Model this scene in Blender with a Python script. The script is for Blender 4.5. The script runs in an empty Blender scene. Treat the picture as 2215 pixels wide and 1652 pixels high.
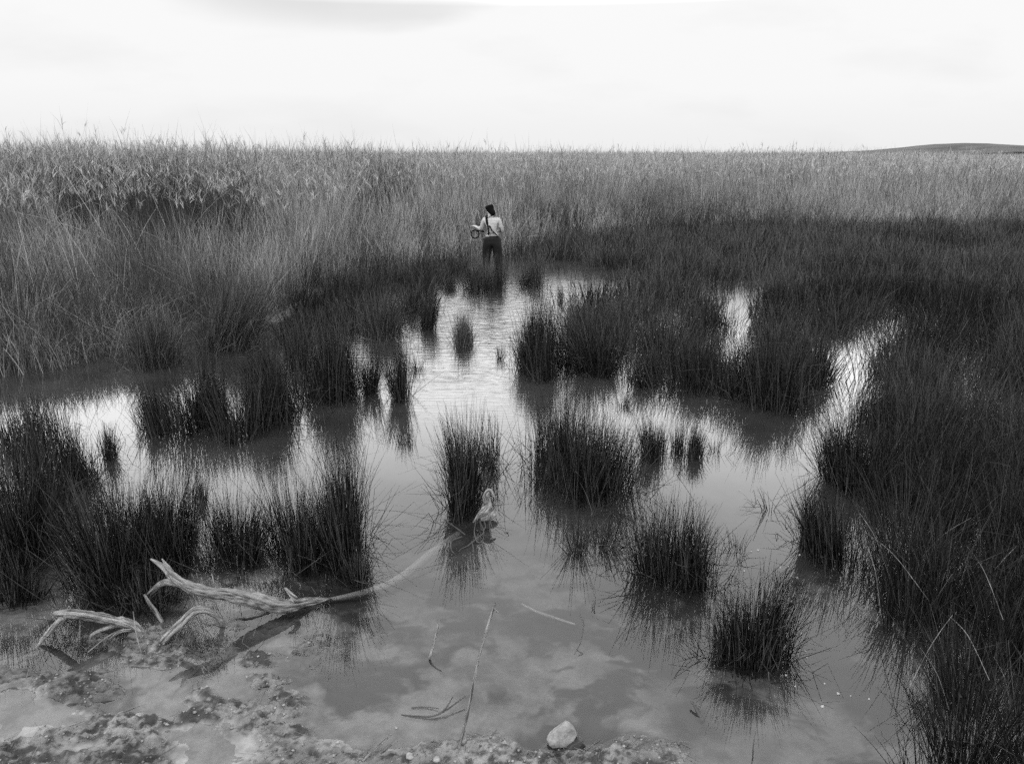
import bpy, math, random
import numpy as np
from mathutils import Vector

# ------------------------------------------------------------------ camera, sky, sun, exposure
S = bpy.context.scene
C = S.collection
CAMH, PITCH, F = 2.7, math.radians(16.6), 1660.0      # F, U0, V0 in units of a 2215 x 1652 picture
U0, V0 = 1107.5, 826.0
cam = bpy.data.cameras.new('camera'); cam.lens = F/2215*36; cam.sensor_width = 36
cam.clip_start = 0.05; cam.clip_end = 6000
camo = bpy.data.objects.new('camera', cam); C.objects.link(camo)
camo.location = (0, 0, CAMH); camo.rotation_euler = (math.pi/2 - PITCH, 0, 0)
S.camera = camo
S.view_settings.view_transform = 'Standard'; S.view_settings.look = 'None'
S.view_settings.exposure = 0.0; S.view_settings.gamma = 1.0
S.cycles.max_bounces = 8; S.cycles.transparent_max_bounces = 12
S.cycles.use_denoising = False; S.cycles.diffuse_bounces = 3; S.cycles.glossy_bounces = 3

SUN_EL, SUN_AZ = math.radians(52), math.radians(222)   # azimuth clockwise from +Y: behind the camera, to the left
w = bpy.data.worlds.new('World'); S.world = w; w.use_nodes = True
nt = w.node_tree; nt.nodes.clear()
def N(t, **k):
    n = nt.nodes.new(t)
    for a, b in k.items(): setattr(n, a, b)
    return n
L = nt.links.new
out = N('ShaderNodeOutputWorld'); bg = N('ShaderNodeBackground'); bg.inputs[1].default_value = 0.1
L(bg.outputs[0], out.inputs[0])
sky = N('ShaderNodeTexSky', sky_type='NISHITA', sun_disc=False, sun_elevation=SUN_EL, sun_rotation=SUN_AZ)
bw = N('ShaderNodeRGBToBW'); L(sky.outputs[0], bw.inputs[0])
tc = N('ShaderNodeTexCoord'); sp = N('ShaderNodeSeparateXYZ'); L(tc.outputs['Generated'], sp.inputs[0])
def M(op, a, b=None, c=None, clamp=False):
    n = N('ShaderNodeMath', operation=op, use_clamp=clamp)
    for i, v in enumerate((a, b, c)):
        if v is None: continue
        if isinstance(v, (int, float)): n.inputs[i].default_value = v
        else: L(v, n.inputs[i])
    return n.outputs[0]
# radiance of the cloud sheet against height: overcast, raised just above the view to brighten the water's reflections
rmp = N('ShaderNodeValToRGB'); L(sp.outputs[2], rmp.inputs[0])
e = rmp.color_ramp.elements
stops = [(0.0, .87), (.03, .89), (.07, .94), (.165, .96), (.195, 2.2), (.24, 3.9), (.31, 4.0), (.375, 3.3), (.43, 2.6), (.52, 2.3), (.64, 2.2), (1.0, 2.0)]
e[0].position = 0; e[0].color = (stops[0][1]/4,)*3+(1,)
e[1].position = 1; e[1].color = (stops[-1][1]/4,)*3+(1,)
for p, v in stops[1:-1]:
    q = e.new(p); q.color = (v/4,)*3+(1,)
bw2 = N('ShaderNodeRGBToBW'); L(rmp.outputs[0], bw2.inputs[0])
base = M('MULTIPLY', bw2.outputs[0], 40)
# cloud shapes, in the flat plane of the cloud sheet so that they stretch towards the horizon
yz = M('MAXIMUM', sp.outputs[1], .05)
cx = M('DIVIDE', sp.outputs[0], yz); cz = M('DIVIDE', sp.outputs[2], yz)
cmb = N('ShaderNodeCombineXYZ'); L(cx, cmb.inputs[0]); L(M('MULTIPLY', cz, 3.5), cmb.inputs[1])
n1 = N('ShaderNodeTexNoise'); L(cmb.outputs[0], n1.inputs[0]); n1.inputs['Scale'].default_value = 4.2; n1.inputs['Detail'].default_value = 5; n1.inputs['Roughness'].default_value = .5
dx = M('DIVIDE', M('SUBTRACT', cx, -.21), .19); dz = M('DIVIDE', M('SUBTRACT', cz, .196), .050)
rr = M('ADD', M('MULTIPLY', dx, dx), M('MULTIPLY', dz, dz))
edge = M('ADD', rr, M('MULTIPLY', M('SUBTRACT', n1.outputs[0], .5), 2.2))
blob = N('ShaderNodeMapRange'); blob.interpolation_type = 'SMOOTHSTEP'; L(edge, blob.inputs[0])
blob.inputs[1].default_value = 1.6; blob.inputs[2].default_value = .5; blob.inputs[3].default_value = 0; blob.inputs[4].default_value = .16
faint = N('ShaderNodeMapRange'); L(n1.outputs[0], faint.inputs[0])
faint.inputs[1].default_value = .5; faint.inputs[2].default_value = .72; faint.inputs[3].default_value = 0; faint.inputs[4].default_value = .06
shade = M('SUBTRACT', 1.0, M('ADD', blob.outputs[0], faint.outputs[0]))
tot = M('ADD', M('MULTIPLY', M('MULTIPLY', base, shade), .985), M('MULTIPLY', M('MINIMUM', bw.outputs[0], 12), .02))
L(tot, bg.inputs[0])

sun = bpy.data.lights.new('sun', 'SUN'); sun.energy = 1.5; sun.angle = math.radians(10); sun.color = (1, 1, 1)
suno = bpy.data.objects.new('sun', sun); C.objects.link(suno)
sd = Vector((math.sin(SUN_AZ)*math.cos(SUN_EL), math.cos(SUN_AZ)*math.cos(SUN_EL), math.sin(SUN_EL)))
suno.rotation_euler = sd.to_track_quat('Z', 'Y').to_euler(); suno.location = (-8, -8, 12)

# ------------------------------------------------------------------ helpers
rng = np.random.default_rng(7); random.seed(7)
sP, cP = math.sin(PITCH), math.cos(PITCH)
def at(u, v, z=0.0):
    "world point at height z seen at picture position (u, v)"
    a, b = (u-U0)/F, (V0-v)/F
    d = np.array([a, cP+b*sP, -sP+b*cP]); t = (CAMH-z)/(-d[2])
    return np.array([0, 0, CAMH]) + d*t
def project(x, y, z=0.0):
    zz = z-CAMH; f = y*cP - zz*sP; up = y*sP + zz*cP
    f = np.maximum(f, 1e-3)
    return U0+F*x/f, V0-F*up/f
def inpoly(u, v, poly):
    r = np.zeros(u.shape, bool); n = len(poly)
    for i in range(n):
        x1, y1 = poly[i]; x2, y2 = poly[(i+1) % n]
        c = ((y1 > v) != (y2 > v)) & (u < (x2-x1)*(v-y1)/((y2-y1) if y2 != y1 else 1e-9)+x1)
        r ^= c
    return r
def sm(a, b, x):
    t = np.clip((x-a)/(b-a), 0, 1); return t*t*(3-2*t)
def vnoise(x, y, seed=0):
    xi = np.floor(x).astype(np.int64); yi = np.floor(y).astype(np.int64); fx = x-xi; fy = y-yi
    fx = fx*fx*(3-2*fx); fy = fy*fy*(3-2*fy)
    def h(a, b):
        n = (a*374761393 + b*668265263 + seed*1442695041) & 0xffffffff
        n = ((n ^ (n >> 13))*1274126177) & 0xffffffff
        return ((n ^ (n >> 16)) & 0xffff)/65535.0
    return (h(xi, yi)*(1-fx)+h(xi+1, yi)*fx)*(1-fy)+(h(xi, yi+1)*(1-fx)+h(xi+1, yi+1)*fx)*fy
def fbm(x, y, oct=4, seed=0, gain=.5):
    s = 0; a = 1; t = 0
    for o in range(oct):
        s = s+a*vnoise(x*2**o+o*17.3, y*2**o-o*9.1, seed+o); t += a; a *= gain
    return s/t
def tag(o, label=None, cat=None, group=None, kind=None):
    if label: o['label'] = label
    if cat: o['category'] = cat
    if group: o['group'] = group
    if kind: o['kind'] = kind
    return o
def mesh_obj(name, V, Q, mat, parent=None, attrs=None, smooth=False, T=None):
    "one mesh object from numpy verts, quads (and triangles)"
    V = np.asarray(V, np.float32); Q = np.asarray(Q, np.int32).reshape(-1, 4)
    T = np.zeros((0, 3), np.int32) if T is None else np.asarray(T, np.int32).reshape(-1, 3)
    me = bpy.data.meshes.new(name)
    me.vertices.add(len(V)); me.vertices.foreach_set('co', V.ravel())
    me.loops.add(Q.size+T.size); me.loops.foreach_set('vertex_index', np.concatenate([Q.ravel(), T.ravel()]))
    nq, n3 = len(Q), len(T); me.polygons.add(nq+n3)
    st = np.concatenate([np.arange(nq)*4, nq*4+np.arange(n3)*3]).astype(np.int32)
    me.polygons.foreach_set('loop_start', st)
    me.update(calc_edges=True); me.validate()
    if smooth: me.polygons.foreach_set('use_smooth', np.ones(nq+n3, bool))
    for k, a in (attrs or {}).items():
        at_ = me.attributes.new(k, 'FLOAT', 'POINT'); at_.data.foreach_set('value', np.asarray(a, np.float32))
    me.materials.append(mat)
    o = bpy.data.objects.new(name, me); C.objects.link(o)
    if parent is not None: o.parent = parent
    return o
def empty(name, loc=(0, 0, 0)):
    o = bpy.data.objects.new(name, None); C.objects.link(o); o.location = loc; o.empty_display_size = .1; return o

# ------------------------------------------------------------------ materials (the photograph is black and white: all greys)
class MT:
    def __init__(s, name, rough=.7, spec=.3):
        s.m = bpy.data.materials.new(name); s.m.use_nodes = True; s.t = s.m.node_tree
        s.b = s.t.nodes['Principled BSDF']; s.b.inputs['Roughness'].default_value = rough
        s.b.inputs['Specular IOR Level'].default_value = spec
    def n(s, t, **k):
        n = s.t.nodes.new(t)
        for a, b in k.items(): setattr(n, a, b)
        return n
    def l(s, a, b): s.t.links.new(a, b)
    def math(s, op, a, b=None, clamp=False):
        n = s.n('ShaderNodeMath', operation=op, use_clamp=clamp)
        for i, v in enumerate((a, b)):
            if v is None: continue
            if isinstance(v, (int, float)): n.inputs[i].default_value = v
            else: s.l(v, n.inputs[i])
        return n.outputs[0]
    def noise(s, scale, detail=4, rough=.55, stretch=None, coord='Object'):
        t = s.n('ShaderNodeTexCoord'); m = s.n('ShaderNodeMapping'); s.l(t.outputs[coord], m.inputs[0])
        if stretch: m.inputs['Scale'].default_value = stretch
        n = s.n('ShaderNodeTexNoise'); s.l(m.outputs[0], n.inputs[0])
        n.inputs['Scale'].default_value = scale; n.inputs['Detail'].default_value = detail; n.inputs['Roughness'].default_value = rough
        return n.outputs[0]
    def rng(s, v, a, b, c, d):
        n = s.n('ShaderNodeMapRange'); s.l(v, n.inputs[0])
        for i, x in enumerate((a, b, c, d)): n.inputs[i+1].default_value = x
        return n.outputs[0]
    def attr(s, name): return s.n('ShaderNodeAttribute', attribute_name=name).outputs['Fac']
    def bump(s, h, strength=.4, dist=.01):
        b = s.n('ShaderNodeBump'); b.inputs['Strength'].default_value = strength; b.inputs['Distance'].default_value = dist
        s.l(h, b.inputs['Height']); s.l(b.outputs[0], s.b.inputs['Normal']); return b
    def col(s, v):
        if isinstance(v, (int, float)): s.b.inputs['Base Color'].default_value = (v, v, v, 1)
        else: s.l(v, s.b.inputs['Base Color'])

def blade_mat(name, lo, hi, rough=.5, spec=.4, trans=0.0):
    m = MT(name, rough, spec)
    v = m.rng(m.attr('tone'), 0, 1, lo, hi)
    m.col(m.math('MULTIPLY', v, m.rng(m.noise(14, 3), .3, .7, .75, 1.25)))
    if trans:
        tr = m.n('ShaderNodeBsdfTranslucent'); mx = m.n('ShaderNodeMixShader'); mx.inputs[0].default_value = trans
        cb = m.n('ShaderNodeCombineColor')
        for i in range(3): m.l(v, cb.inputs[i])
        m.l(cb.outputs[0], tr.inputs[0]); m.l(m.b.outputs[0], mx.inputs[1]); m.l(tr.outputs[0], mx.inputs[2])
        m.l(mx.outputs[0], m.t.nodes['Material Output'].inputs[0])
    return m.m
M_RUSH = blade_mat('dark rush stems', .0025, .072, .5, .06)
M_REED = blade_mat('dry reed leaves', .018, .30, .8, .05, .1)
M_GRASS = blade_mat('marsh grass', .012, .15, .7, .08, .1)
M_TWIG = blade_mat('dark rootlets', .02, .06, .6, .3)

def wood(name, lo, hi, scale=1.0):
    m = MT(name, .8, .2)
    cv = m.n('ShaderNodeCombineXYZ'); m.l(m.attr('ga'), cv.inputs[0]); m.l(m.attr('gb'), cv.inputs[1]); m.l(m.attr('gc'), cv.inputs[2])
    gn = m.n('ShaderNodeTexNoise'); m.l(cv.outputs[0], gn.inputs[0]); gn.inputs['Scale'].default_value = 9.0; gn.inputs['Detail'].default_value = 6; gn.inputs['Roughness'].default_value = .7
    g = gn.outputs[0]; g2 = m.noise(9*scale, 4, .6)
    gr = m.attr('grain')
    v = m.rng(m.math('ADD', m.math('MULTIPLY', g, .45), m.math('ADD', m.math('MULTIPLY', gr, .4), m.math('MULTIPLY', g2, .3))), .44, .68, lo, hi)
    m.col(v); m.bump(m.math('ADD', m.math('MULTIPLY', g, 1.5), gr), .9, .010)
    return m.m
M_WOOD = wood('weathered driftwood', .015, .27)
M_WOODP = wood('pale bleached driftwood', .05, .36)
M_WOODS = wood('silt covered sunken wood', .42, .56)
M_STICK = wood('dry grey stick', .04, .30)

# ground: silt, wet mud, algae stains, reed litter, painted dark reflection
g = MT('silt and mud', .55, .25)
fine = g.noise(38, 6, .65); mid = g.noise(7, 5, .6); big = g.noise(1.6, 4, .55)
dirt_and_shade = g.attr('dirt_and_shade'); litter = g.attr('litter')
v = g.rng(g.math('ADD', g.math('MULTIPLY', mid, .6), g.math('MULTIPLY', big, .5)), .40, .62, .085, .205)
v = g.math('MULTIPLY', v, g.rng(fine, .3, .7, .86, 1.12))
v = g.math('MULTIPLY', v, g.math('SUBTRACT', 1.0, g.math('MULTIPLY', dirt_and_shade, .88)))
mx = g.n('ShaderNodeMix'); mx.data_type = 'FLOAT'; g.l(litter, mx.inputs[0]); g.l(v, mx.inputs[2])
g.l(g.rng(g.noise(3, 6, .7), .3, .7, .03, .12), mx.inputs[3]); g.col(mx.outputs[0])
g.bump(g.math('MULTIPLY', g.math('ADD', g.math('MULTIPLY', fine, .6), g.noise(110, 4, .7)), g.math('ADD', .25, g.math('MULTIPLY', g.attr('crust'), 1.5))), .8, .008)
M_GROUND = g.m

# water: Fresnel mirror over a mix of clear water and suspended silt
wm = MT('still marsh water', .03, .5); t = wm.t
trn = wm.n('ShaderNodeBsdfTransparent'); trn.inputs[0].default_value = (.93, .93, .93, 1)
dif = wm.n('ShaderNodeBsdfDiffuse'); mk = wm.rng(wm.noise(1.1, 4, .55), .35, .65, .018, .034)
cb = wm.n('ShaderNodeCombineColor')
for i in range(3): wm.l(mk, cb.inputs[i])
wm.l(cb.outputs[0], dif.inputs[0])
m1 = wm.n('ShaderNodeMixShader'); wm.l(wm.attr('murk'), m1.inputs[0]); wm.l(trn.outputs[0], m1.inputs[1]); wm.l(dif.outputs[0], m1.inputs[2])
rip = wm.math('MULTIPLY', wm.noise(2.2, 2, .5, (1.2, 8.5, 1)), wm.attr('ripple'))
calm = wm.math('MULTIPLY', wm.noise(3.0, 2, .5), .004)
bp = wm.n('ShaderNodeBump'); bp.inputs['Strength'].default_value = 1; bp.inputs['Distance'].default_value = .05
wm.l(wm.math('ADD', rip, calm), bp.inputs['Height'])
fr = wm.n('ShaderNodeFresnel'); fr.inputs[0].default_value = 1.45; wm.l(bp.outputs[0], fr.inputs[1])
gl = wm.n('ShaderNodeBsdfGlossy'); gl.inputs['Roughness'].default_value = .02; gl.inputs[0].default_value = (1, 1, 1, 1); wm.l(bp.outputs[0], gl.inputs['Normal'])
m2 = wm.n('ShaderNodeMixShader'); wm.l(fr.outputs[0], m2.inputs[0]); wm.l(m1.outputs[0], m2.inputs[1]); wm.l(gl.outputs[0], m2.inputs[2])
wm.l(m2.outputs[0], t.nodes['Material Output'].inputs[0]); M_WATER = wm.m

# ------------------------------------------------------------------ ground and water
REED_FRONT = [(-900, 835), (0, 812), (130, 806), (240, 770), (335, 768), (372, 705), (440, 698), (475, 738), (560, 735), (600, 690), (622, 650), (700, 612), (800, 590),
              (900, 572), (1000, 556), (1090, 556), (1180, 530), (1400, 506), (1700, 500), (2300, 498), (3300, 498)]
rf = np.array([at(u, v)[:2] for u, v in REED_FRONT])
def y_front(x): return np.interp(x, rf[:, 0], rf[:, 1])

def grow(a, step, fac, lim):
    r = []; x = a
    while x < lim:
        step *= fac; x += step; r.append(x)
    return r
fx = list(np.arange(-2.9, 2.9001, .0095)); gx = grow(2.9, .0095, 1.12, 1500)
xs = np.array([-a for a in reversed(gx)]+fx+gx)
ys = np.array(list(-np.array(grow(-2.3, .014, 1.2, 70)[::-1]))+list(np.arange(2.3, 4.7, .0095))+grow(4.7, .0095, 1.045, 2500))
X, Y = np.meshgrid(xs, ys); Xf, Yf = X.ravel(), Y.ravel()
def blob_px(u, v, ru, rv, x=None, y=None, pw=1.0):
    c = at(u, v); rx = abs(at(u+ru, v)[0]-c[0]); ry = abs(at(u, v-rv)[1]-c[1])
    return np.exp(-(((x-c[0])/rx)**2+((y-c[1])/ry)**2)**pw)
def bed(x, y):
    wx = x+.25*(fbm(x*1.3, y*1.3, 3, 3)-.5); wy = y+.35*(fbm(x*1.5+9, y*1.5, 3, 5)-.5)
    left = sm(-.75, -1.6, wx)
    yy = wy-.62*left
    z = np.interp(yy, [0, 2.6, 3.0, 3.4, 3.9, 4.6, 6, 9], [.03, -.002, -.010, -.022, -.055, -.13, -.26, -.34])
    z = z-.05*sm(.5, 1.8, wx)*sm(4.5, 3.2, wy)
    # crusts of algae and mud that stand out of the shallow water at the left
    n = fbm(x*3.2+x*0+y*1.2, y*5.2, 5, 11, .58); fine = fbm(x*22, y*26, 3, 21, .6)
    crust = sm(.47, .60, n)*sm(4.15, 3.85, wy)*sm(-.72, -1.05, wx)
    fine2 = fbm(x*55, y*60, 3, 23, .6); z = z+crust*(.010+.050*(fine-.35)+.034*(fine2-.4))
    # rough ridge along the near edge
    rid = sm(3.13, 2.98, y+.12*(fbm(x*2.3, y*2, 4, 31)-.5)*3)*sm(-1.35, -1.0, x)*sm(.98, .70, x)
    z = z+rid*(.010+.05*(fbm(x*16, y*20, 4, 41, .62)-.35)+.030*(fine2-.4))*(1-blob_px(1205, 1592, 85, 34, x, y, 2))
    for (u, v, ru, rv) in ((540, 1575, 35, 40), (700, 1612, 60, 16)):
        z = z+.03*blob_px(u, v, ru, rv, x, y)*(fine)
    z = z+.004*(fbm(x*6, y*6, 3, 51)-.5)
    # pits around the stone
    for (u, v, ru, rv, d) in ((1150, 1592, 30, 26, .035), (1288, 1585, 44, 34, .035)):
        z = z-d*blob_px(u, v, ru, rv, x, y, 2)
    up = sm(.1, 1.6, y-y_front(x))
    z = z*(1-up)+up*(.03+.05*fbm(x*.7, y*.7, 3, 61))
    z = np.where(y < 2.4, np.maximum(z, .02*(2.4-y)), z)
    return z, crust, rid
Z, crust, rid = bed(Xf, Yf)
warpx = Xf+.42*(fbm(Xf*2.4, Yf*2.4, 5, 71, .62)-.5); warpy = Yf+.42*(fbm(Xf*2.4+5, Yf*2.4+3, 5, 73, .62)-.5)
uu_, vv_ = project(Xf, Yf)
pat = fbm(warpx*2.6+2, warpy*3.6, 5, 85, .6)
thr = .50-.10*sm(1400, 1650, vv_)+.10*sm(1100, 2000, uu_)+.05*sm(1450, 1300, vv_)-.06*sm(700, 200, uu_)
dirt_and_shade = .92*sm(.11, -.10, pat-thr+.10*(fbm(Xf*9, Yf*11, 3, 89)-.5))*(1-.55*crust)
f2 = fbm(Xf*30, Yf*36, 3, 87, .6); f3 = fbm(Xf*7, Yf*9, 4, 81, .6)
dirt_and_shade = np.maximum(dirt_and_shade, crust*sm(.41, .56, .5*f2+.5*f3)*.93)
dirt_and_shade = np.maximum(dirt_and_shade, rid*sm(.47, .62, .55*f2+.45*fbm(Xf*11, Yf*13, 4, 83, .6))*.9)
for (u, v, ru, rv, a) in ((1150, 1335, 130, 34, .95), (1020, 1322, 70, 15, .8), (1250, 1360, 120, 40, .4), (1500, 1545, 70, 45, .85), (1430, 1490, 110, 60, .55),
                          (1290, 1440, 45, 35, .5), (1150, 1592, 28, 26, .8), (1288, 1588, 44, 34, .55), (800, 1480, 90, 40, .25), (880, 1418, 28, 9, .45),  # the entries beside the stone paint dark water reflection
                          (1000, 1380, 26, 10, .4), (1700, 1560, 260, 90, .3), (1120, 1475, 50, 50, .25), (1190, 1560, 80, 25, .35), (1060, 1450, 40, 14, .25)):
    dirt_and_shade = np.maximum(dirt_and_shade, a*blob_px(u, v, ru, rv, warpx, warpy, 1.4))  # hand-placed patches that darken the bed colour
dirt_and_shade = np.maximum(dirt_and_shade, .95*blob_px(1152, 1592, 30, 24, Xf, Yf, 2))  # dark reflection left of the stone, painted into the bed colour
litter = sm(-.2, 1.2, Yf-y_front(Xf))
nx, ny = len(xs), len(ys)
ii = (np.arange(ny-1)[:, None]*nx+np.arange(nx-1)[None, :]).ravel()
Q = np.stack([ii, ii+1, ii+nx+1, ii+nx], 1)
ground = mesh_obj('ground', np.stack([Xf, Yf, Z], 1), Q, M_GROUND, attrs={'dirt_and_shade': dirt_and_shade, 'litter': litter, 'crust': np.clip(crust+rid, 0, 1)}, smooth=True)
tag(ground, 'pale silt and mud bed with dark algae crusts', kind='structure')

wxs = np.concatenate([[-160, -60, -30, -16], np.arange(-9, 9.01, .07), [16, 30, 60, 160]]); wys = np.concatenate([[-50, -10, 0, 1.5], np.arange(2.2, 12, .05), np.arange(12, 30, .2), [33, 45]])
WX, WY = np.meshgrid(wxs, wys); WX, WY = WX.ravel(), WY.ravel()
dep = -bed(WX, WY)[0]; murk = 1-np.exp(-np.clip(dep, 0, 1)*4.0)
chan = np.exp(-((WX+.35)/1.9)**2-((WY-12.5)/4.5)**2)*sm(6.6, 9.0, WY)*(.45+.9*fbm(WX*1.1, WY*.6, 3, 19))
ripple = .0+.22*chan
n = len(wxs); ii = (np.arange(len(wys)-1)[:, None]*n+np.arange(n-1)[None, :]).ravel()
water = mesh_obj('water', np.stack([WX, WY, WX*0], 1), np.stack([ii, ii+1, ii+n+1, ii+n], 1), M_WATER, attrs={'murk': murk, 'ripple': ripple}, smooth=True)
tag(water, 'still shallow marsh water mirroring the white sky', kind='structure')

# far hill
hx = np.linspace(-300, 1500, 120); hy = np.linspace(1000, 1900, 16); HX, HY = np.meshgrid(hx, hy)
uu = U0+F*(HX/1300)*1.0
prof = np.interp(HX, [-300, 380, 560, 640, 690, 760, 860, 960, 1100, 1500], [-8, -2, 5, 11, 17.5, 13.5, 13, 18, 20, 16])
HZ = prof*np.exp(-((HY-1250)/260)**2)+3*(fbm(HX/60, HY/60, 3, 5)-.5)*(prof > 2)
n = len(hx); ii = (np.arange(len(hy)-1)[:, None]*n+np.arange(n-1)[None, :]).ravel()
hm = MT('hill scrub', .9, .1); hm.col(hm.rng(hm.noise(.02, 5, .6), .35, .65, .03, .075))
tag(mesh_obj('hill', np.stack([HX.ravel(), HY.ravel(), HZ.ravel()], 1), np.stack([ii, ii+1, ii+n+1, ii+n], 1), hm.m, smooth=True), 'low dark hill on the right horizon', kind='structure')

# ------------------------------------------------------------------ blades
def paths(base, Ln, az, th0, kap, n=4, kink=None, ks=.55, wob=.0):
    Np = len(base); P = np.zeros((Np, n+1, 3)); P[:, 0] = base; th = th0.copy()
    d = np.stack([np.cos(az), np.sin(az), 0*az], 1)
    for k in range(n):
        s = (k+.5)/n; a = th0+kap*s
        if kink is not None: a = a+kink*(s > ks)
        a = np.minimum(a, 2.6)
        if wob: d2 = d+wob*rng.normal(size=(Np, 3))*[1, 1, 0]
        else: d2 = d
        P[:, k+1] = P[:, k]+(Ln/n)[:, None]*(np.sin(a)[:, None]*d2+np.cos(a)[:, None]*np.array([0, 0, 1.]))
    return P
def skin(P, width, sides=2, tip=.15, tone=None):
    "ribbons (2 sides) or three-sided stems along paths P; returns verts, quads, tone"
    Np, m, _ = P.shape; n = m-1
    T = P[:, -1]-P[:, 0]; T /= np.linalg.norm(T, axis=1)[:, None]+1e-9
    R = rng.normal(size=(Np, 3)); A = np.cross(T, R); A /= np.linalg.norm(A, axis=1)[:, None]+1e-9; B = np.cross(T, A)
    s = np.linspace(0, 1, m); prof = (1-(1-tip)*s**1.6)
    Wd = width[:, None]*prof[None, :]*.5
    if sides == 2: angs = [0, math.pi]
    else: angs = [0, 2.094, 4.189]
    rings = [P+Wd[..., None]*(math.cos(a)*A+math.sin(a)*B)[:, None, :] for a in angs]
    V = np.stack(rings, 2).reshape(-1, 3); k = len(angs)
    b = (np.arange(Np)[:, None]*m*k+np.arange(n)[None, :]*k).ravel()
    if k == 2: Qd = np.stack([b, b+1, b+3, b+2], 1)
    else: Qd = np.concatenate([np.stack([b+i, b+(i+1) % 3, b+3+(i+1) % 3, b+3+i], 1) for i in range(3)])
    return V, Qd, np.repeat(tone if tone is not None else rng.random(Np), m*k)
class Acc:
    def __init__(s): s.V = []; s.Q = []; s.T = []; s.n = 0
    def add(s, r):
        V, Qd, t = r; s.V.append(V); s.Q.append(Qd+s.n); s.T.append(t); s.n += len(V)
    def obj(s, name, mat, parent=None, origin=None):
        V = np.concatenate(s.V)
        if origin is not None: V = V-np.asarray(origin)
        o = mesh_obj(name, V, np.concatenate(s.Q), mat, parent, attrs={'tone': np.concatenate(s.T)})
        if origin is not None: o.location = origin
        return o
def U(a, b, n): return rng.uniform(a, b, n)

def rush_blades(acc, bx, by, hmean, az=None, width=.0048, sides=3, lean=.16, tone=(0, 1), bent=.12, n=4, z=-.06, tilt=(0, 0)):
    k = len(bx)
    if az is None: az = U(0, 2*math.pi, k)
    Ln = hmean*U(.55, 1.12, k)+abs(z)
    th = np.abs(rng.normal(0, lean, k)); kap = rng.normal(.12, .22, k)
    kink = np.where(rng.random(k) < bent, U(.5, 1.7, k), 0.0)
    th = np.where(kink > 0, th+U(.1, .5, k), th)
    P = paths(np.stack([bx, by, np.full(k, z)], 1), Ln, az, th, kap, n, kink, U(.35, .8, k))
    if tilt != (0, 0):
        dz = P[:, :, 2:3]-z
        P[:, :, 0:1] += dz*tilt[0]; P[:, :, 1:2] += dz*tilt[1]
    acc.add(skin(P, width*U(.7, 1.3, k), sides, .25, U(tone[0], tone[1], k)))

CL = 'clumps of rushes standing in the water'
def clump(u, v, wpx, dpx, h, cnt, label, lean=.13, bent=.10, tone=(0, 1), mat=None, name='rush_clump', cat='rush clump', group=CL, width=.0048, tilt=(0, 0), spread=.55, pale=.03, sub=7):
    "tussock whose foot covers wpx x dpx of the picture around (u, v)"
    c = at(u, v); rx = 1.12*abs(at(u+wpx/2, v)[0]-c[0]); ry = 1.1*abs(at(u, v-dpx/2)[1]-c[1]); cnt = int(cnt*1.4); h *= 1.02
    # several shoots bundled inside the foot
    ca = U(0, 2*math.pi, sub); cr = np.sqrt(U(0, 1, sub))*.75
    if sub <= 3: cr = cr*.3
    sx, sy = np.cos(ca)*cr, np.sin(ca)*cr; sh = U(.56, 1.15, sub)
    pick = rng.integers(0, sub, cnt)
    ox = sx[pick]+rng.normal(0, .26, cnt); oy = sy[pick]+rng.normal(0, .26, cnt)
    r = np.hypot(ox, oy); ok = r < 1.15; ox, oy, pick, r = ox[ok], oy[ok], pick[ok], r[ok]; k = len(ox)
    az = np.arctan2(oy*ry, ox*rx)+rng.normal(0, .9, k)
    acc = Acc(); bx = c[0]+ox*rx; by = c[1]+oy*ry
    out_ = rng.random(k) < (.11 if cnt > 90 else 0); bx[out_] += rng.normal(0, .5, out_.sum())*rx; by[out_] += rng.normal(0, .4, out_.sum())*ry
    hh = h*sh[pick]*(1-.25*r**2)*np.where(out_, .75, 1)
    Ln = hh*U(.5, 1.12, k)+.08; th = np.abs(rng.normal(0, lean*.9, k))+r*spread*lean*.25; kap = rng.normal(.02, .2, k)
    kink = np.where(rng.random(k) < bent+.5*out_, U(.4, 1.9, k), 0.0); th = th+out_*U(.1, .9, k)
    P = paths(np.stack([bx, by, np.full(k, -.07)], 1), Ln, az, th, kap, 5, kink, U(.3, .85, k))
    ta, tm = U(0, 6.283, sub), np.abs(rng.normal(0, .16, sub)); sx_, sy_ = (np.cos(ta)*tm)[pick][:, None, None], (np.sin(ta)*tm)[pick][:, None, None]
    dz = P[:, :, 2:3]+.07; P[:, :, 0:1] += dz*(tilt[0]+sx_); P[:, :, 1:2] += dz*(tilt[1]+sy_)
    tn = U(tone[0], tone[1], k)**3.2*1.3; tn = np.where(rng.random(k) < pale, U(1.2, 2.6, k), tn)
    acc.add(skin(P, width*U(.7, 1.3, k), 3, .25, tn))
    o = acc.obj(name, mat or M_RUSH, origin=(c[0], c[1], 0)); tag(o, label, cat, group); return o

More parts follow.
